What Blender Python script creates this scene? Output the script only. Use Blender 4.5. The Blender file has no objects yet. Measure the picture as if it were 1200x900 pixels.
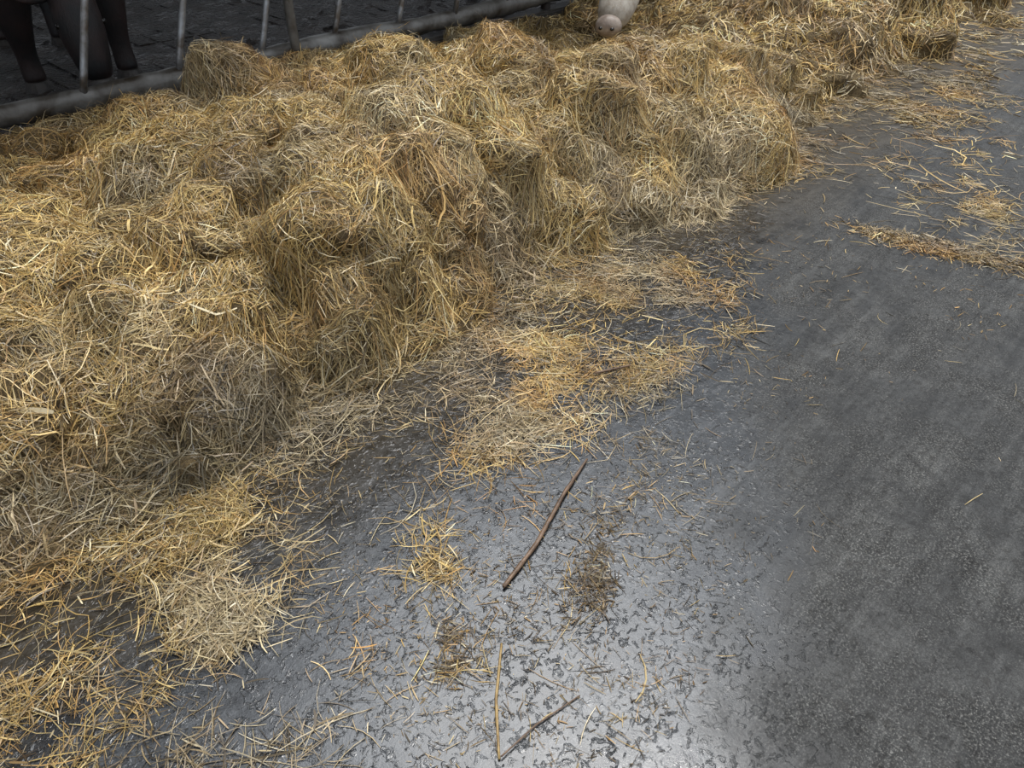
import bpy, bmesh, math, numpy as np
from mathutils import Vector, Matrix
rng = np.random.default_rng(7)
scene = bpy.context.scene
# World axes: X runs along the feed barrier, Y goes across the passage towards the pens.

# ---------------------------------------------------------------- helpers
def new_mat(name):
    m = bpy.data.materials.new(name); m.use_nodes = True
    nt = m.node_tree
    return m, nt, nt.nodes, nt.links, nt.nodes['Principled BSDF']

def add(nodes, typ, **kw):
    n = nodes.new(typ)
    for k, v in kw.items():
        setattr(n, k, v)
    return n

def math_node(nodes, links, op, a, b=None, clamp=False):
    n = nodes.new('ShaderNodeMath'); n.operation = op; n.use_clamp = clamp
    for i, v in enumerate((a, b)):
        if v is None: continue
        if isinstance(v, (int, float)): n.inputs[i].default_value = v
        else: links.new(v, n.inputs[i])
    return n.outputs[0]

def ramp(nodes, links, fac, stops):
    n = nodes.new('ShaderNodeValToRGB')
    cr = n.color_ramp
    while len(cr.elements) < len(stops): cr.elements.new(0.5)
    for e, (p, c) in zip(cr.elements, stops):
        e.position = p; e.color = (*c, 1)
    links.new(fac, n.inputs[0])
    return n.outputs[0]

def mixc(nodes, links, fac, a, b, mode='MIX'):
    n = nodes.new('ShaderNodeMix'); n.data_type = 'RGBA'; n.blend_type = mode
    if isinstance(fac, (int, float)): n.inputs[0].default_value = fac
    else: links.new(fac, n.inputs[0])
    for idx, v in ((6, a), (7, b)):
        if isinstance(v, tuple): n.inputs[idx].default_value = (*v, 1)
        else: links.new(v, n.inputs[idx])
    return n.outputs[2]

def noise(nodes, links, vec, scale, detail=4, rough=.55, dist=0):
    n = add(nodes, 'ShaderNodeTexNoise')
    n.inputs['Scale'].default_value = scale; n.inputs['Detail'].default_value = detail
    n.inputs['Roughness'].default_value = rough; n.inputs['Distortion'].default_value = dist
    links.new(vec, n.inputs['Vector'])
    return n.outputs['Fac']

def mesh_from_np(name, V, F, mat, smooth=True, colors=None, parent=None):
    me = bpy.data.meshes.new(name)
    V = np.ascontiguousarray(V, dtype=np.float32); F = np.ascontiguousarray(F, dtype=np.int32)
    me.vertices.add(len(V)); me.vertices.foreach_set('co', V.ravel())
    me.loops.add(F.size); me.loops.foreach_set('vertex_index', F.ravel())
    me.polygons.add(len(F))
    me.polygons.foreach_set('loop_start', np.arange(0, F.size, 4, dtype=np.int32))
    me.polygons.foreach_set('loop_total', np.full(len(F), 4, dtype=np.int32))
    me.polygons.foreach_set('use_smooth', np.full(len(F), smooth))
    me.update(calc_edges=True)
    if colors is not None:
        at = me.attributes.new('straw_tint', 'FLOAT_COLOR', 'POINT')
        at.data.foreach_set('color', np.ascontiguousarray(colors, dtype=np.float32).ravel())
    me.materials.append(mat)
    ob = bpy.data.objects.new(name, me); scene.collection.objects.link(ob)
    if parent: ob.parent = parent
    return ob

class VN:   # tiling value noise
    def __init__(s, seed): s.g = np.random.default_rng(seed).random((256, 256))
    def __call__(s, x, y):
        xi = np.floor(x).astype(int); yi = np.floor(y).astype(int)
        fx = x - xi; fy = y - yi
        fx = fx*fx*(3-2*fx); fy = fy*fy*(3-2*fy)
        a = s.g[xi % 256, yi % 256]; b = s.g[(xi+1) % 256, yi % 256]
        c = s.g[xi % 256, (yi+1) % 256]; d = s.g[(xi+1) % 256, (yi+1) % 256]
        return (a*(1-fx)+b*fx)*(1-fy)+(c*(1-fx)+d*fx)*fy
def fbm(n, x, y, o=4):
    r = 0; amp = .5; t = 0
    for i in range(o):
        r = r+amp*n(x*2**i+17.3*i, y*2**i+5.1*i); t += amp; amp *= .5
    return r/t
n1, n2, n3, n4, n5 = VN(1), VN(2), VN(3), VN(4), VN(5)
sst = lambda x: np.clip(x, 0, 1)**2*(3-2*np.clip(x, 0, 1))
def unit(Z): return Z/np.maximum(np.sqrt((Z**2).sum(-1, keepdims=True)), 1e-9)

# ---------------------------------------------------------------- materials
def straw_strand_mat():
    m, nt, N, L, B = new_mat('straw_strands')
    a = add(N, 'ShaderNodeAttribute', attribute_name='straw_tint')
    L.new(a.outputs['Color'], B.inputs['Base Color'])
    B.inputs['Roughness'].default_value = .42
    B.inputs['Specular IOR Level'].default_value = .4
    return m
M_STRAND = straw_strand_mat()

def straw_base_mat():
    m, nt, N, L, B = new_mat('matted_straw')
    tc = add(N, 'ShaderNodeTexCoord').outputs['Object']
    mp = add(N, 'ShaderNodeMapping'); L.new(tc, mp.inputs[0]); mp.inputs['Scale'].default_value = (1, 3, 3)
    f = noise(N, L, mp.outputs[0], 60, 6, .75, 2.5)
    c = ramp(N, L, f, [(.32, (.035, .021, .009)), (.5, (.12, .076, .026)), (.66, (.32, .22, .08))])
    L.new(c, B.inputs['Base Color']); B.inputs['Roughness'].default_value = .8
    b = add(N, 'ShaderNodeBump'); b.inputs['Strength'].default_value = .9; b.inputs['Distance'].default_value = .02
    L.new(f, b.inputs['Height']); L.new(b.outputs[0], B.inputs['Normal'])
    return m
M_BASE = straw_base_mat()

def floor_mat():
    m, nt, N, L, B = new_mat('wet_concrete')
    tc = add(N, 'ShaderNodeTexCoord').outputs['Object']
    sep = add(N, 'ShaderNodeSeparateXYZ'); L.new(tc, sep.inputs[0])
    X, Y = sep.outputs[0], sep.outputs[1]
    big = noise(N, L, tc, 1.6, 5, .6, .3)
    med = noise(N, L, tc, 6, 9, .72, .4)
    fine = noise(N, L, tc, 150, 5, .8)
    grit = noise(N, L, tc, 260, 3, .7)
    dirt = noise(N, L, tc, 38, 6, .75, .5)
    mp = add(N, 'ShaderNodeMapping'); L.new(tc, mp.inputs[0]); mp.inputs['Scale'].default_value = (.5, 7, 1); mp.inputs['Rotation'].default_value = (0, 0, .25)
    streak = noise(N, L, mp.outputs[0], 3, 8, .75, .5)
    line = math_node(N, L, 'ADD', math_node(N, L, 'MULTIPLY', X, .56), -.36)
    d = math_node(N, L, 'SUBTRACT', line, Y)
    d = math_node(N, L, 'ADD', d, math_node(N, L, 'MULTIPLY', math_node(N, L, 'SUBTRACT', big, .5), .7))
    d = math_node(N, L, 'ADD', d, math_node(N, L, 'MULTIPLY', math_node(N, L, 'SUBTRACT', med, .5), .6))
    dry = math_node(N, L, 'MULTIPLY', math_node(N, L, 'ADD', d, .16), 2.8, True)
    band = math_node(N, L, 'SUBTRACT', 1.0, math_node(N, L, 'MULTIPLY', math_node(N, L, 'ABSOLUTE', math_node(N, L, 'SUBTRACT', d, .03)), 5.0), True)
    mix1 = math_node(N, L, 'ADD', math_node(N, L, 'MULTIPLY', med, .50), math_node(N, L, 'MULTIPLY', streak, .50))
    wetc = ramp(N, L, mix1, [(.36, (.008, .008, .009)), (.5, (.027, .029, .031)), (.62, (.068, .071, .075))])
    dryc = ramp(N, L, mix1, [(.38, (.012, .012, .0115)), (.5, (.030, .030, .029)), (.62, (.064, .064, .061))])
    base = mixc(N, L, dry, wetc, dryc)
    base = mixc(N, L, math_node(N, L, 'MULTIPLY', band, .75), base, (.34, .35, .35), 'MULTIPLY')
    sp = ramp(N, L, fine, [(.50, (0, 0, 0)), (.62, (1, 1, 1))])
    area = ramp(N, L, noise(N, L, tc, 3.2, 7, .78), [(.42, (.12,)*3), (.60, (1,)*3)])
    spm = math_node(N, L, 'MULTIPLY', sp, math_node(N, L, 'MULTIPLY', math_node(N, L, 'ADD', math_node(N, L, 'MULTIPLY', dry, .75), .10), area))
    base = mixc(N, L, spm, base, (.20, .195, .18))
    base = mixc(N, L, .7, base, ramp(N, L, grit, [(.40, (.35,)*3), (.56, (1.1,)*3)]), 'MULTIPLY')
    base = mixc(N, L, .6, base, ramp(N, L, dirt, [(.38, (.3, .27, .24)), (.52, (1.1,)*3)]), 'MULTIPLY')
    mud = math_node(N, L, 'MULTIPLY', math_node(N, L, 'ADD', math_node(N, L, 'SUBTRACT', Y, 1.62), math_node(N, L, 'MULTIPLY', mix1, .9)), 1.8, True)
    base = mixc(N, L, math_node(N, L, 'MULTIPLY', mud, .65), base, (.05, .036, .018))
    L.new(base, B.inputs['Base Color'])
    rw = ramp(N, L, mix1, [(.40, (.08,)*3), (.60, (.22,)*3)])
    rd = ramp(N, L, area, [(.1, (.42,)*3), (.9, (.68,)*3)])
    r = mixc(N, L, dry, rw, rd)
    L.new(r, B.inputs['Roughness'])
    L.new(mixc(N, L, dry, (.5, .5, .5), (.2, .2, .2)), B.inputs['Specular IOR Level'])
    h1 = noise(N, L, tc, 48, 4, .55, 1.0)
    h1 = math_node(N, L, 'MAXIMUM', math_node(N, L, 'SUBTRACT', h1, .54), 0.0)
    h1 = math_node(N, L, 'MULTIPLY', h1, ramp(N, L, noise(N, L, tc, 5, 3), [(.4, (.35,)*3), (.6, (1.0,)*3)]))
    hh = math_node(N, L, 'ADD', math_node(N, L, 'MULTIPLY', h1, 2.2), math_node(N, L, 'MULTIPLY', grit, .03))
    hh = math_node(N, L, 'ADD', hh, math_node(N, L, 'MULTIPLY', med, .32))
    b = add(N, 'ShaderNodeBump'); b.inputs['Strength'].default_value = .5; b.inputs['Distance'].default_value = .010
    L.new(hh, b.inputs['Height']); L.new(b.outputs[0], B.inputs['Normal'])
    return m
M_FLOOR = floor_mat()

def simple(name, c1, c2, scale=8, rough=.6, metal=0, bump=.3, dist=.01, lo=.35, hi=.65):
    m, nt, N, L, B = new_mat(name)
    tc = add(N, 'ShaderNodeTexCoord').outputs['Object']
    f = noise(N, L, tc, scale, 5, .6, .3)
    L.new(ramp(N, L, f, [(lo, c1), (hi, c2)]), B.inputs['Base Color'])
    B.inputs['Roughness'].default_value = rough; B.inputs['Metallic'].default_value = metal
    b = add(N, 'ShaderNodeBump'); b.inputs['Strength'].default_value = bump; b.inputs['Distance'].default_value = dist
    L.new(noise(N, L, tc, scale*5, 4), b.inputs['Height']); L.new(b.outputs[0], B.inputs['Normal'])
    return m
M_SLURRY = simple('wet_slurry_concrete', (.010, .007, .005), (.045, .030, .020), 5, .34, 0, 1.0, .12)
M_STEEL = simple('dirty_galvanised_steel', (.12, .10, .08), (.34, .35, .36), 9, .4, .55)
M_RAIL = simple('mucky_rail', (.035, .026, .017), (.22, .215, .20), 3, .4, .15, .6)
M_ROOF = simple('roof_sheet', (.1, .1, .1), (.16, .16, .16), 3, .8)
M_WALL = simple('barn_wall_concrete', (.06, .06, .055), (.13, .13, .12), 3, .85)
M_STICK = simple('brown_stick', (.06, .034, .018), (.18, .11, .065), 30, .5)
M_DSTALK = simple('dry_stalk', (.18, .11, .04), (.38, .26, .1), 30, .5)
M_CURB = simple('curb_concrete', (.03, .026, .022), (.08, .072, .064), 8, .5)

# ---------------------------------------------------------------- pile surface
S0, S1, T0, T1, ST = -2.6, 14.0, 1.25, 4.78, .0125
gs = np.arange(S0, S1, ST); gt = np.arange(T0, T1, ST)
A, Bg = np.meshgrid(gs, gt, indexing='ij')
WA = A+.20*(fbm(n4, A*2.6+3, Bg*2.6, 4)-.5)*2+.07*(fbm(n1, A*9+3, Bg*9, 2)-.5)*2
WB = Bg+.20*(fbm(n5, A*2.6+50, Bg*2.6+8, 4)-.5)*2+.07*(fbm(n2, A*9+70, Bg*9, 2)-.5)*2
edge = np.interp(A, [-2.6, -.09, .2, .45, .8, 1.23, 1.8, 2.3, 2.6, 3.1, 3.4, 4.2, 4.6, 6, 9.2, 14],
                    [1.75, 1.70, 1.64, 1.68, 1.68, 1.70, 1.86, 1.96, 1.92, 1.84, 1.68, 1.70, 1.98, 2.05, 2.15, 2.2])
edge = edge + .2*(fbm(n1, A*3.2, Bg*0+3, 3)-.5)
top = np.interp(A, [-2.6, 0, .7, 1.5, 2.2, 3, 3.6, 4.0, 4.4, 4.8, 6, 9, 14], [.3, .24, .34, .49, .48, .46, .44, .36, .26, .25, .34, .34, .34])
d = WB-edge
wid = np.interp(A, [-2.6, 0, 1, 1.8, 3, 4.3, 5, 14], [.8, .8, .8, .6, .55, .55, .6, .6])
f = sst(d/wid)**.75*(d > 0)
back = 1-.52*sst((Bg-2.9)/1.7)
H = top*f*back
H += f*(.22*(fbm(n2, WA*1.5, WB*1.5, 3)-.5))
H -= f*.19*np.clip(.16-np.abs(fbm(n3, WA*2.2, WB*2.2, 2)-.5)*1.6, 0, 1)/.16
lumps = [(1.47, 4.4, .28, .08), (1.79, 2.3, .28, .12), (3.05, 2.9, .38, .15), (2.95, 2.35, .24, .1), (3.55, 2.5, .34, .12),
         (1.18, 2.1, .26, .10), (.7, 2.0, .22, .10), (.42, 1.85, .17, .08), (.15, 1.85, .15, .07),
         (.03, 1.74, .12, .06), (2.3, 2.5, .3, .11), (2.4, 3.3, .4, .10), (4.05, 2.5, .25, .06)]
for _ in range(380):
    s = rng.uniform(-2.5, 13); lumps.append((s, rng.uniform(1.8, 4.6), rng.uniform(.05, .26), rng.uniform(.03, .10)))
for (s, t, r, h) in lumps:
    ia, ib = int((s-S0)/ST), int((t-T0)/ST)
    if not (0 <= ia < len(gs)): continue
    ib = min(max(ib, 0), len(gt)-1); k = int(r/ST*2.2)+14
    sl = (slice(max(ia-k, 0), ia+k), slice(max(ib-k, 0), ib+k))
    rot = rng.uniform(0, 3.1); el = rng.uniform(.4, 1)
    dx, dy = WA[sl]-WA[ia, ib], WB[sl]-WB[ia, ib]
    u = dx*math.cos(rot)+dy*math.sin(rot); v = (-dx*math.sin(rot)+dy*math.cos(rot))/el
    q = 1-(u*u+v*v)/(r*r)
    base = H[ia, ib]
    if base < .05 and r < .25: continue
    tilt = rng.uniform(-.4, .4)*u+rng.uniform(-.4, .4)*v
    dome = (base+h) - (r*.8)*(1-np.sqrt(np.clip(q, 0, 1)))+tilt
    H[sl] = np.where(q > 0, np.maximum(H[sl], np.minimum(dome, H[sl]+.14)), H[sl])
H *= 1-.76*np.exp(-(((A-4.8)/.75)**2+((Bg-3.7)/.65)**2))     # hollow where the cow is eating
H *= 1-.35*np.exp(-(((A-4.2)/.45)**2+((Bg-3.2)/.4)**2))
# the big rounded flake that has rolled off the right end of the heap
q = 1-(((A-3.78)/.37)**2+((Bg-1.97)/.33)**2)
H = np.maximum(H, np.where(q > 0, .37*np.sqrt(np.clip(q, 0, 1)), 0))
q = 1-(((A-2.92)/.15)**2+((Bg-1.93)/.14)**2)
H = np.maximum(H, np.where(q > 0, .16*np.sqrt(np.clip(q, 0, 1)), 0))
for _ in range(7):
    H[1:-1, 1:-1] = .4*H[1:-1, 1:-1]+.15*(H[2:, 1:-1]+H[:-2, 1:-1]+H[1:-1, 2:]+H[1:-1, :-2])
flake = np.exp(-(((A-3.78)/.33)**2+((Bg-1.9)/.3)**2)**2)
mask = sst(H/.08)*(1-.75*flake)
H += mask*(.14*(fbm(n4, WA*6, WB*6, 3)-.5)+.055*(n5(WA*17, WB*17)-.5)+.02*(n1(A*45, Bg*45)-.5))
H = np.where(H < .012, H-.03, H)
gx, gy = np.gradient(H, ST)
def sm(Z, k): return (Z+np.roll(Z, k, 0)+np.roll(Z, -k, 0)+np.roll(Z, k, 1)+np.roll(Z, -k, 1))/5
gxs, gys = sm(sm(gx, 3), 2), sm(sm(gy, 3), 2)
gl = np.sqrt(gxs**2+gys**2+1)
ov = .02+.26*np.clip(fbm(n3, A*4+9, H*6+Bg*3, 3)-.42, 0, 1)*sst(H/.15)*(1-flake)
PX = A-gxs/gl*ov; PY = Bg-gys/gl*ov; PZ = H
P = np.stack([PX, PY, PZ], -1)
Cr = np.cross(np.gradient(P, axis=0), np.gradient(P, axis=1))
areaE = np.sqrt((Cr**2).sum(-1))/ST**2
Nn = unit(Cr)
ni, nj = A.shape
idx = np.arange(ni*nj).reshape(ni, nj)
F = np.stack([idx[:-1, :-1], idx[1:, :-1], idx[1:, 1:], idx[:-1, 1:]], -1).reshape(-1, 4)
fh = H.reshape(-1)[F].max(1) > 0
pile = mesh_from_np('straw_pile', P.reshape(-1, 3), F[fh], M_BASE)

def bil(G, a, b):
    x = np.clip((a-S0)/ST, 0, ni-1.001); y = np.clip((b-T0)/ST, 0, nj-1.001)
    i = x.astype(int); j = y.astype(int); fx = (x-i)[..., None]; fy = (y-j)[..., None]
    return (G[i, j]*(1-fx)+G[i+1, j]*fx)*(1-fy)+(G[i, j+1]*(1-fx)+G[i+1, j+1]*fx)*fy

PAL = np.array([[.63, .445, .16], [.76, .575, .25], [.55, .36, .12], [.83, .70, .44], [.36, .235, .088], [.12, .078, .036], [.52, .31, .105], [.38, .305, .18]])
WETSPOTS = [(.42, 1.82, .17, .9), (.18, 1.90, .18, .7), (1.0, 1.92, .16, .5), (1.75, 2.03, .16, .5), (.75, 1.83, .16, .55), (2.6, 2.12, .16, .45), (3.25, 2.0, .13, .45), (2.2, 2.1, .15, .45), (-.1, 1.85, .20, .6), (1.35, 1.95, .14, .45), (1.3, 2.6, .12, .3), (.8, 2.7, .12, .3), (.1, 1.68, .12, .5)]
def tint(a, b, n, wts, wet=True):
    c = PAL[rng.choice(len(PAL), n, p=np.array(wts)/sum(wts))]
    lf = fbm(n2, a*2.2+40, b*2.2, 4)[:, None]
    lf2 = fbm(n4, a*4+10, b*4+33, 3)[:, None]
    c = c*(.28+1.28*lf)
    brown = np.clip((lf2-.50)*4, 0, 1)*.6
    c = c*(1-brown)+brown*c*np.array([.74, .57, .46])
    grey = np.clip((fbm(n5, a*3+3, b*3+71, 3)[:, None]-.53)*5, 0, 1)*.55
    g = c.mean(1, keepdims=True)
    c = c*(1-grey)+grey*g*np.array([1.06, .94, .70])
    if wet:
        for (s, t, r, k) in WETSPOTS:
            q = k*np.exp(-(((a-s)**2+(b-t)**2)/(r*r)))[:, None]
            g = c.mean(1, keepdims=True)
            c = c*(1-q)+q*g*np.array([.42, .37, .26])
    return np.clip(c*rng.uniform(.55, 1.3, (n, 1)), 0, .92)

def ribbons(Pts, Nrm, W, C):
    n, K, _ = Pts.shape
    T = unit(np.gradient(Pts, axis=1))
    side = unit(np.cross(T, Nrm))
    up = np.cross(side, T)
    ro = rng.normal(0, .6, n)[:, None, None]
    sd = side*np.cos(ro)+up*np.sin(ro)
    w = W[:, None, None]*.5*np.concatenate([[.55], np.ones(K-2), [.45]])[None, :, None]
    V = np.stack([Pts-sd*w, Pts+sd*w], 2).reshape(-1, 3)
    base = (np.arange(n)*K*2)[:, None]; k = np.arange(K-1)[None, :]*2
    Fq = np.stack([base+k, base+k+1, base+k+3, base+k+2], -1).reshape(-1, 4)
    Cc = np.repeat(np.concatenate([C, np.ones((n, 1))], 1), K*2, 0)
    return V, Fq, Cc

GR = np.stack([gxs, gys], -1)
def pile_strands(n, s_lo, s_hi, Lm, Wm, K=5, t_hi=4.75, spread=.8, loft=1.0):
    m = int(n*5)
    a = rng.uniform(s_lo, s_hi, m); b = rng.uniform(T0+.05, t_hi, m)
    i = ((a-S0)/ST).astype(int); j = np.minimum(((b-T0)/ST).astype(int), nj-1)
    ok = (H[i, j] > .012) & (rng.random(m) < np.clip(areaE[i, j], 1, 6)/6)
    a, b = a[ok][:n], b[ok][:n]
    n = len(a)
    g = bil(GR, a, b); gm = np.sqrt((g**2).sum(1))+1e-6
    ux, uy = g[:, 0]/gm, g[:, 1]/gm
    sl = np.sqrt(1+gm**2)
    th0 = fbm(n1, a*1.8+5, b*1.8+9, 3)*4*math.pi + rng.normal(0, spread, n)
    th = np.where(rng.random(n) < .3, rng.uniform(0, 2*math.pi, n), th0)
    Ls = Lm*np.exp(rng.normal(0, .45, n)); W = Wm*np.exp(rng.normal(0, .4, n))
    cur = rng.normal(0, 5, n)
    phi = th-np.arctan2(uy, ux)
    aa = [a]; bb = [b]; t = phi.copy()
    for k in range(K-1):
        t = t+cur*Ls/(K-1)
        cu, cc = np.cos(t)/sl, np.sin(t)
        stp = Ls/(K-1)
        aa.append(aa[-1]+(cu*ux-cc*uy)*stp); bb.append(bb[-1]+(cu*uy+cc*ux)*stp)
    aa = np.stack(aa, 1); bb = np.stack(bb, 1)
    Pt = bil(P, aa, bb); Nr = unit(bil(Nn, aa, bb))
    u = np.linspace(-.5, .5, K)[None, :]
    off = (rng.random(n)**2*.024)[:, None]+u*(rng.normal(0, .18*loft, n)*Ls)[:, None]+(.25-u*u)*(rng.normal(.02, .17*loft, n)*Ls)[:, None]
    off = np.maximum(off, -.004)
    lin = Pt[:, :1]+(Pt[:, -1:]-Pt[:, :1])*np.linspace(0, 1, K)[None, :, None]
    Pt = Pt*.6+lin*.4
    Nm = unit(Nr.mean(1, keepdims=True))
    Pt = Pt+Nm*off[..., None]
    Pt[..., 2] = np.maximum(Pt[..., 2], .003)
    C = tint(a, b, n, [5, 4, 4, 2, 3, 2.4, 2.2, 1.8])
    return ribbons(Pt, np.broadcast_to(Nm, Pt.shape), W, C)

parts = [pile_strands(300000, -1.0, 5.0, .082, .0020),
         pile_strands(18000, -1.0, 5.0, .15, .0021, 6, 4.75, 1.5, 1.5),
         pile_strands(85000, 5.0, 13.0, .11, .0042, 4),
         pile_strands(6000, -2.6, -1.0, .11, .004, 4),
         pile_strands(1200, -.8, 5.0, .07, .0045)]
def join(parts):
    Vs, Fs, Cs = [], [], []; o = 0
    for V, Fq, C in parts:
        Vs.append(V); Fs.append(Fq+o); Cs.append(C); o += len(V)
    return np.concatenate(Vs), np.concatenate(Fs), np.concatenate(Cs)
V, Fq, C = join(parts)
mesh_from_np('strands', V, Fq, M_STRAND, True, C, pile)

# ---------------------------------------------------------------- scattered straw on the floor
def ground_strands(a, b, zmax, Lm, Wm, wts, K=5, dark=1.0, curv=6):
    n = len(a)
    th = rng.uniform(0, 2*math.pi, n)
    Ls = Lm*np.exp(rng.normal(0, .55, n)); W = Wm*np.exp(rng.normal(0, .35, n))
    cur = rng.normal(0, curv, n); t = th.copy(); aa = [a]; bb = [b]
    for k in range(K-1):
        t = t+cur*Ls/(K-1); aa.append(aa[-1]+np.cos(t)*Ls/(K-1)); bb.append(bb[-1]+np.sin(t)*Ls/(K-1))
    aa = np.stack(aa, 1)-(np.cos(th)*Ls/2)[:, None]; bb = np.stack(bb, 1)-(np.sin(th)*Ls/2)[:, None]
    zc = .002+rng.random(n)**1.5*zmax
    u = np.linspace(-.5, .5, K)[None, :]
    z = zc[:, None]+u*(rng.normal(0, .08, n)*Ls)[:, None]*np.minimum(1, zc/.01)[:, None]
    z = np.maximum(z, .002)
    Pt = np.stack([aa, bb, z], -1)
    Nr = np.zeros_like(Pt); Nr[..., 2] = 1
    V, Fq, C = ribbons(Pt, Nr, W, tint(a, b, n, wts, False)*dark*.80)
    V[:, 2] = np.maximum(V[:, 2], .0012)
    return V, Fq, C
GOLD = [5, 4, 4, 2, 3, 1, 2, 1]; MIX = [3, 2, 3, 1, 4, 2, 3, 2]; BRN = [1, .5, 2, .5, 4, 4, 3, 2]; DRK = [0, 0, .3, .1, 1, 7, 1, 1.5]
def gauss(n, s, t, rs, rt, rot=0):
    x = rng.normal(0, rs, n); y = rng.normal(0, rt, n)
    return s+x*math.cos(rot)-y*math.sin(rot), t+x*math.sin(rot)+y*math.cos(rot)
G = []
def ragged(a, b, sc=9, lo=.42, gain=5):
    q = fbm(n3, a*sc+7, b*sc+2, 3)
    k = rng.random(len(a)) < np.clip((q-lo)*gain, .04, 1)
    return a[k], b[k]
def patch(n, s, t, rs, rt, rot=0, zmax=.012, L=.058, W=.0019, w=GOLD, dark=1.0, rag=True, sc=9):
    a, b = gauss(int(n*(1.6 if rag else 1)), s, t, rs, rt, rot)
    if rag: a, b = ragged(a, b, sc)
    G.append(ground_strands(a, b, zmax, L, W, w, dark=dark))
m = 26000
a = rng.uniform(-2, 7, m)
e = np.interp(a, gs, edge[:, 0])
b = e+.14-np.abs(rng.normal(0, 1, m))*np.interp(a, [-2, 1, 1.8, 2.6, 3, 7], [.1, .14, .20, .22, .10, .14])
a, b = ragged(a, b, 7, .36)
G.append(ground_strands(a, b, .02, .062, .0021, MIX))
patch(6500, 2.2, 1.58, .38, .17, .1, .008, w=MIX, sc=6)
patch(1300, 2.45, 1.25, .20, .09, 1.0, .008, w=MIX, sc=6)
patch(2400, 1.72, 1.55, .24, .15, 0, .006, w=MIX)
patch(1000, 1.31, 1.23, .10, .075, 0, .012, w=MIX, rag=False)
patch(700, 1.31, 1.23, .15, .11, 0, .006, w=GOLD)
patch(1500, 1.5, 1.35, .28, .15, 0, .005, w=MIX)
patch(130, .80, 1.10, .07, .06)
patch(130, .76, 1.03, .02, .05, 0, .01, w=MIX)
patch(900, 1.84, 1.12, .11, .07, 0, .008, w=MIX, rag=False, dark=.85)
patch(4200, 5.5, 1.62, .75, .20, 0, .008, .08, .003, w=MIX, sc=4)
patch(1200, 5.2, 1.15, .8, .3, 0, .005, .07, .003, w=MIX, sc=4)
patch(1500, 8.0, 1.8, 1.4, .2, 0, .01, .12, .005)
patch(3000, 3.56, .70, .045, .19, .2, .012, .036, .0024, w=BRN, dark=1.15, rag=False)
patch(1000, 4.02, .66, .16, .09, .2, .006, .07, .0024, w=GOLD)
patch(450, 4.2, .96, .15, .07, 0, .006, .07, .0026, w=GOLD)
patch(1700, .34, 1.42, .085, .10, .3, .03, .062, sc=5, w=GOLD)
patch(900, .45, 1.60, .06, .07, .3, .035, .062)
patch(1000, .27, 1.27, .045, .06, .3, .02, .055, dark=.95)
patch(400, -.12, 1.42, .08, .07, 0, .02, .055, w=MIX)
patch(900, -.26, 1.25, .14, .14, 0, .015, .055, w=MIX, dark=.9)
patch(320, .05, 1.10, .10, .08, 0, .008, w=MIX)
patch(170, .24, .90, .12, .05, 0, .006, w=MIX)
patch(450, .614, .79, .05, .035, .8, .006, .028, .0016, w=DRK, dark=.8)
patch(650, 1.42, .88, .12, .06, 0, .006, .028, .0016, w=DRK, dark=.8)
patch(600, 1.0, .67, .13, .03, .5, .004, .024, .002, w=DRK, dark=.6)
patch(300, .95, .80, .16, .10, .5, .003, .020, .002, w=DRK, dark=.6)
patch(40, .62, .74, .03, .03, .8, .008, .05, .0018)
def litter(m, L, W, w, dark=1.0, fall=5.0, off=.25, z=.003):
    a = rng.uniform(-.5, 3.6, m); b = rng.uniform(.3, 1.9, m)
    k = rng.random(m) < np.exp(-np.clip((a*.56-.36)-b+off, 0, 9)*fall)
    a, b = ragged(a[k], b[k], 4, .36, 4)
    G.append(ground_strands(a, b, z, L, W, w, dark=dark))
litter(3600, .045, .0014, MIX)
litter(18000, .011, .0013, BRN, .9)
litter(7000, .012, .0016, DRK, .55)
m = 110; a = rng.uniform(1, 9, m); b = rng.uniform(-1.5, 1.5, m); G.append(ground_strands(a, b, .004, .04, .0016, [3, 3, 2, 4, 2, 1, 1, 2]))
m = 4000; a = rng.uniform(2.5, 9, m); b = rng.uniform(.3, 2.0, m); a, b = ragged(a, b, 3, .44, 4); G.append(ground_strands(a, b, .003, .025, .0022, BRN))
V, Fq, C = join(G)
mesh_from_np('scattered_straw', V, Fq, M_STRAND, True, C)

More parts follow.
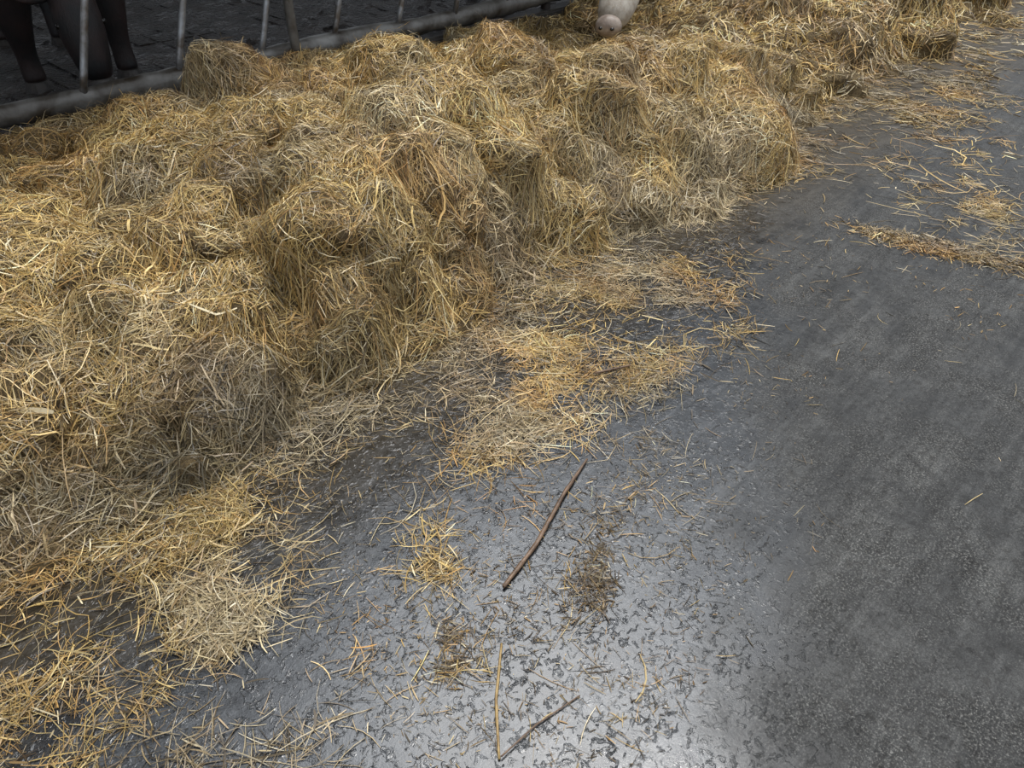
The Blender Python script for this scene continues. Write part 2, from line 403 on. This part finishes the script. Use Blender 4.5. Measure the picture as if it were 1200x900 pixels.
# ---------------------------------------------------------------- tubes / sticks
def tube(name, pts, rad, mat, parent=None, jitter=0, nseg=10, sub=10, caps=True):
    pts = [Vector(p) for p in pts]; path = []; rr = []
    if not hasattr(rad, '__len__'): rad = [rad]*len(pts)
    for i in range(len(pts)-1):
        for k in range(sub):
            t = k/sub; path.append(pts[i].lerp(pts[i+1], t)); rr.append(rad[i]*(1-t)+rad[i+1]*t)
    path.append(pts[-1]); rr.append(rad[-1])
    vs, fs = [], []
    for i, p in enumerate(path):
        tg = (path[min(i+1, len(path)-1)]-path[max(i-1, 0)]).normalized()
        ref = Vector((0, 0, 1)) if abs(tg.z) < .9 else Vector((1, 0, 0))
        x = tg.cross(ref).normalized(); y = tg.cross(x)
        for k in range(nseg):
            an = 2*math.pi*k/nseg; r = rr[i]*(1+jitter*rng.normal())
            vs.append(p+(x*math.cos(an)+y*math.sin(an))*r)
    for i in range(len(path)-1):
        for k in range(nseg):
            fs.append((i*nseg+k, i*nseg+(k+1) % nseg, (i+1)*nseg+(k+1) % nseg, (i+1)*nseg+k))
    if caps:
        fs.append(tuple(range(nseg))[::-1]); fs.append(tuple((len(path)-1)*nseg+k for k in range(nseg)))
    me = bpy.data.meshes.new(name); me.from_pydata([tuple(v) for v in vs], [], fs); me.materials.append(mat)
    me.polygons.foreach_set('use_smooth', [len(q.vertices) == 4 for q in me.polygons]); me.update()
    ob = bpy.data.objects.new(name, me); scene.collection.objects.link(ob)
    if parent: ob.parent = parent
    return ob
tube('wooden_stick', [(.838, .841, .008), (1.0, .875, .009), (1.2, .945, .010), (1.357, .989, .007)], [.005, .0068, .006, .003], M_STICK, None, .15, 8, 10)
tube('dry_stalk', [(.52, .541, .005), (.61, .64, .006), (.72, .731, .005)], [.003, .0036, .0025], M_DSTALK, None, .1, 6, 6)
tube('dry_stalk', [(.526, .54, .010), (.63, .535, .006), (.75, .51, .004)], [.002, .002, .0015], M_STICK, None, .1, 6, 6)
tube('twig', [(1.71, 1.245, .012), (1.833, 1.182, .014)], [.005, .004], M_STICK, None, .1, 6, 5)

# ---------------------------------------------------------------- floor and barn shell
def box(name, lo, hi, mat, parent=None, bev=0):
    bm = bmesh.new(); bmesh.ops.create_cube(bm, size=1)
    for v in bm.verts:
        v.co = Vector([lo[i]+(v.co[i]+.5)*(hi[i]-lo[i]) for i in range(3)])
    if bev: bmesh.ops.bevel(bm, geom=bm.edges[:], offset=bev, segments=2, affect='EDGES')
    me = bpy.data.meshes.new(name); bm.to_mesh(me); bm.free(); me.materials.append(mat)
    ob = bpy.data.objects.new(name, me); scene.collection.objects.link(ob)
    if parent: ob.parent = parent
    return ob
box('floor', (-8, -8, -.2), (22, 4.8, 0), M_FLOOR)
sf = box('floor_pen', (-8, 4.8, -.3), (22, 15, -.02), M_SLURRY)
slats = bpy.data.objects.new('floor_pen_slats', None); scene.collection.objects.link(slats)
vs, fs = [], []
x = -3.0
while x < 14:
    for yy in np.arange(5.05, 9, 1.8):
        i = len(vs); w = .15; l = 1.79
        for z in (-.02, .002+rng.uniform(-.004, .006)):
            q = .0 if z < 0 else .014
            vs += [(x+q, yy+q, z), (x+w-q, yy+q, z), (x+w-q, yy+l-q, z), (x+q, yy+l-q, z)]
        fs += [(i+4, i+5, i+6, i+7), (i, i+1, i+5, i+4), (i+1, i+2, i+6, i+5), (i+2, i+3, i+7, i+6), (i+3, i, i+4, i+7)]
    x += .175
me = bpy.data.meshes.new('slats'); me.from_pydata(vs, [], fs); me.materials.append(M_SLURRY)
o = bpy.data.objects.new('slats', me); scene.collection.objects.link(o); o.parent = slats
mx = np.arange(-3, 14, .04); my = np.arange(4.99, 9, .04)
MA, MB = np.meshgrid(mx, my, indexing='ij')
MZ = -.032+.11*np.clip(fbm(n2, MA*2.2, MB*2.2, 5)-.10, 0, 1)+.05*(fbm(n3, MA*8, MB*8, 3)-.5)
mi = np.arange(MA.size).reshape(MA.shape)
MF = np.stack([mi[:-1, :-1], mi[1:, :-1], mi[1:, 1:], mi[:-1, 1:]], -1).reshape(-1, 4)
mesh_from_np('muck_layer', np.stack([MA, MB, MZ], -1).reshape(-1, 3), MF, M_SLURRY, True, None, slats)
box('ceiling', (-8, 4.4, 4.2), (22, 15.2, 4.3), M_ROOF)
box('wall_back', (-8, 15, -.3), (22, 15.2, 2.5), M_WALL)
box('wall_left', (-8.2, 4.4, -.3), (-8, 15.2, 2.5), M_WALL)
box('wall_right', (22, 4.4, -.3), (22.2, 15.2, 2.5), M_WALL)

# ---------------------------------------------------------------- feed barrier
bar = bpy.data.objects.new('feed_barrier', None); scene.collection.objects.link(bar)
box('curb', (-6, 4.80, -.05), (20, 4.98, .15), M_CURB, bar, .02)
pts = [(x, 4.86+.012*math.sin(x*1.7), .25+.012*math.sin(x*2.3+1)) for x in np.arange(-6, 20.1, .5)]
tube('bottom_rail', pts, [.068+.008*math.sin(i*2.1) for i in range(len(pts))], M_RAIL, bar, .05, 14, 6)
tube('top_rail', [(-6, 4.86, 1.35), (20, 4.86, 1.35)], .035, M_STEEL, bar)
for i in range(-10, 30):
    s = 1.45+.58*i
    tube('diagonal_bar', [(s, 4.84, .28), (s+.39, 4.86, 1.35)], .021, M_STEEL, bar, .02)
for s in (-2.6, .1, 2.82, 5.9, 8.9, 11.9, 14.9):
    tube('post', [(s, 4.75, 0), (s, 4.75, 1.6)], .032, M_RAIL, bar, .04, 12)
    tube('clamp', [(s, 4.745, .25), (s, 4.87, .25)], .045, M_RAIL, bar)

# ---------------------------------------------------------------- cattle
def cow_mat(name, body, body2, face=None, face_at=None, face_r=.3):
    m, nt, N, L, B = new_mat(name)
    tc = add(N, 'ShaderNodeTexCoord').outputs['Object']
    f = noise(N, L, tc, 5, 4)
    c = ramp(N, L, f, [(.4, body), (.65, body2)])
    if face:
        vm = add(N, 'ShaderNodeVectorMath', operation='DISTANCE'); L.new(tc, vm.inputs[0]); vm.inputs[1].default_value = face_at
        dd = math_node(N, L, 'ADD', vm.outputs['Value'], math_node(N, L, 'MULTIPLY', noise(N, L, tc, 9, 3), .08))
        mk = ramp(N, L, dd, [(face_r, (1,)*3), (face_r+.03, (0,)*3)])
        dirty = mixc(N, L, ramp(N, L, noise(N, L, tc, 14, 5, .7), [(.4, (0,)*3), (.65, (.7,)*3)]), face, (.22, .17, .12))
        c = mixc(N, L, mk, c, dirty)
    L.new(c, B.inputs['Base Color']); B.inputs['Roughness'].default_value = .6
    b = add(N, 'ShaderNodeBump'); b.inputs['Strength'].default_value = .5; b.inputs['Distance'].default_value = .008
    mp = add(N, 'ShaderNodeMapping'); L.new(tc, mp.inputs[0]); mp.inputs['Scale'].default_value = (1, 1, .3)
    L.new(noise(N, L, mp.outputs[0], 120, 3), b.inputs['Height']); L.new(b.outputs[0], B.inputs['Normal'])
    return m
M_HOOF = simple('hoof', (.012, .010, .008), (.04, .032, .026), 20, .5)
M_EYE, _, _, _, eb = new_mat('eye'); eb.inputs['Base Color'].default_value = (.01, .008, .006, 1); eb.inputs['Roughness'].default_value = .1
M_NOSE = simple('muzzle_skin', (.20, .15, .12), (.36, .30, .25), 12, .45)

def make_cow(loc, heading, mat, neck, legshift=(0, 0, 0, 0), nose=M_NOSE, spread=.18, thick=1.0):
    root = bpy.data.objects.new('cow', None); scene.collection.objects.link(root)
    vs = [(-.80, 0, 1.12), (-.45, 0, 1.08), (-.05, 0, 1.02), (.35, 0, 1.02), (.62, 0, 1.06)]
    rs = [(.22, .22), (.29, .30), (.34, .36), (.32, .35), (.25, .30)]
    es = [(0, 1), (1, 2), (2, 3), (3, 4)]
    prev = 4
    for p, r in neck:
        vs.append(p); rs.append(r); es.append((prev, len(vs)-1)); prev = len(vs)-1
    def chain(start, pr):
        pv = start
        for p, r in pr:
            vs.append(p); rs.append((r*thick, r*thick) if r > .03 else (r, r)); es.append((pv, len(vs)-1)); pv = len(vs)-1
    hoofs = []
    for sg, sh in ((1, legshift[0]), (-1, legshift[1])):
        chain(4, [((.56, spread*.95*sg, .80), .15), ((.56+sh*.3, spread*sg, .62), .10), ((.58+sh*.6, spread*sg, .42), .065), ((.56+sh*.9, spread*sg, .26), .042), ((.56+sh, spread*sg, .12), .05), ((.59+sh, spread*sg, .05), .05)])
        hoofs.append((.60+sh, spread*sg))
    for sg, sh in ((1, legshift[2]), (-1, legshift[3])):
        chain(0, [((-.74, .18*sg, .92), .19), ((-.62, .22*sg, .74), .14), ((-.78+sh*.5, .2*sg, .56), .08), ((-.90+sh*.7, .19*sg, .47), .06), ((-.86+sh*.9, .19*sg, .28), .042), ((-.84+sh, .19*sg, .12), .048), ((-.80+sh, .19*sg, .05), .05)])
        hoofs.append((-.79+sh, .19*sg))
    chain(0, [((-1.02, 0, 1.16), .05), ((-1.10, 0, .9), .028), ((-1.10, 0, .6), .022), ((-1.08, 0, .42), .04)])
    me = bpy.data.meshes.new('body'); me.from_pydata(vs, es, []); me.materials.append(mat)
    ob = bpy.data.objects.new('body', me); scene.collection.objects.link(ob); ob.parent = root
    sk = ob.modifiers.new('skin', 'SKIN'); sk.use_smooth_shade = True
    for i, r in enumerate(rs): me.skin_vertices[0].data[i].radius = r
    me.skin_vertices[0].data[0].use_root = True
    sb = ob.modifiers.new('sub', 'SUBSURF'); sb.levels = 2; sb.render_levels = 2
    def ell(name, c, r, m, rot=None):
        bm = bmesh.new(); bmesh.ops.create_uvsphere(bm, u_segments=20, v_segments=12, radius=1)
        q = bpy.data.meshes.new(name)
        for v in bm.verts: v.co = Vector((v.co.x*r[0], v.co.y*r[1], v.co.z*r[2]))
        bm.to_mesh(q); bm.free(); q.materials.append(m)
        for pl in q.polygons: pl.use_smooth = True
        e = bpy.data.objects.new(name, q); scene.collection.objects.link(e); e.parent = root; e.location = c
        if rot is not None: e.rotation_mode = 'QUATERNION'; e.rotation_quaternion = rot
        return e
    for (hx, hy) in hoofs:
        bm = bmesh.new(); bmesh.ops.create_cone(bm, cap_ends=True, segments=16, radius1=.066*thick, radius2=.045*thick, depth=.085)
        for v in bm.verts:
            v.co.x *= 1.2
            if v.co.z > 0: v.co.x -= .02
        q = bpy.data.meshes.new('hoof'); bm.to_mesh(q); bm.free(); q.materials.append(M_HOOF)
        e = bpy.data.objects.new('hoof', q); scene.collection.objects.link(e); e.parent = root; e.location = (hx, hy, .0425)
    poll = Vector(neck[-4][0]); muz = Vector(neck[-1][0]); ax = (muz-poll).normalized()
    sidev = Vector((0, 0, 1)).cross(ax).normalized()
    front = ax.cross(sidev).normalized()
    if front.z < 0: front = -front
    Mx = Matrix((ax, front.cross(ax), front)).transposed().to_quaternion()
    for sg in (1, -1):
        ell('eye', poll+ax*.15+sidev*.125*sg+front*.05, (.024, .02, .02), M_EYE)
        ell('ear', poll-ax*.03+sidev*.19*sg, (.045, .11, .02), mat, Mx)
        ell('nostril', muz+ax*.075+sidev*.045*sg+front*.035, (.014, .018, .012), M_EYE)
    ell('muzzle', muz+ax*.01, (.085, .105, .085), nose, Mx)
    ell('lower_jaw', muz-ax*.06-front*.07, (.12, .075, .05), mat, Mx)
    root.location = loc; root.rotation_euler = (0, 0, heading)
    return root

neckB = [((.85, 0, 1.02), (.19, .25)), ((1.10, .10, .86), (.15, .20)), ((1.32, .24, .68), (.13, .17)),
         ((1.50, .36, .54), (.15, .15)), ((1.59, .28, .46), (.18, .17)), ((1.70, .14, .355), (.16, .15)), ((1.79, .0, .26), (.12, .12))]
headB = math.atan2(-2.05, -.5)
M_COWB = cow_mat('black_white_faced_hide', (.012, .010, .009), (.03, .022, .018), (.46, .42, .36), (1.70, .20, .37), .30)
make_cow((5.02+.5*1.9/2.11, 3.72+2.05*1.9/2.11, -.02), headB, M_COWB, neckB, (.1, -.08, .1, -.1))
neckA = [((.85, 0, 1.0), (.22, .28)), ((1.04, -.02, .88), (.19, .24)), ((1.17, -.04, .76), (.16, .19)),
         ((1.24, -.06, .68), (.14, .15)), ((1.30, -.07, .53), (.16, .15)), ((1.34, -.07, .35), (.12, .125)), ((1.37, -.07, .19), (.095, .105))]
M_COWA = cow_mat('dark_brown_hide', (.004, .0035, .0035), (.020, .009, .007))
dA = Vector((-.1, -1, 0)).normalized()
make_cow((1.88-dA.x*.56, 6.15-dA.y*.56, -.02), math.atan2(dA.y, dA.x), M_COWA, neckA, (.06, -.04, .1, -.12), M_HOOF, .30, 1.6)

# ---------------------------------------------------------------- sky light
w = bpy.data.worlds.new('overcast_sky'); scene.world = w; w.use_nodes = True
N, L = w.node_tree.nodes, w.node_tree.links
bg = N['Background']
tc = add(N, 'ShaderNodeTexCoord').outputs['Generated']
vn = add(N, 'ShaderNodeVectorMath', operation='NORMALIZE'); L.new(tc, vn.inputs[0])
el = math.radians(64); az = (.78, .626)
dv = add(N, 'ShaderNodeVectorMath', operation='DOT_PRODUCT'); L.new(vn.outputs[0], dv.inputs[0])
dv.inputs[1].default_value = (az[0]*math.cos(el), az[1]*math.cos(el), math.sin(el))
g = ramp(N, L, dv.outputs['Value'], [(.0, (.058, .063, .070)), (.88, (.078, .083, .090)), (.950, (.20, .21, .225)), (.980, (.66, .69, .73)), (.994, (1, 1.0, 1.0))])
L.new(g, bg.inputs['Color']); bg.inputs['Strength'].default_value = 11.5
sun = bpy.data.lights.new('veiled_sun', 'SUN'); sun.energy = 2.0; sun.angle = math.radians(14); sun.color = (1, .97, .93)
so = bpy.data.objects.new('veiled_sun', sun); scene.collection.objects.link(so)
so.rotation_euler = Vector((-.27, -.03, -1)).to_track_quat('-Z', 'Y').to_euler()

# ---------------------------------------------------------------- camera
cam = bpy.data.cameras.new('camera'); cam.sensor_width = 36; cam.lens = 26.1; cam.clip_start = .02
co = bpy.data.objects.new('camera', cam); scene.collection.objects.link(co)
co.location = (0, 0, 1.6); co.rotation_euler = (math.radians(52), 0, math.radians(-45.97))
scene.camera = co
scene.view_settings.view_transform = 'Standard'
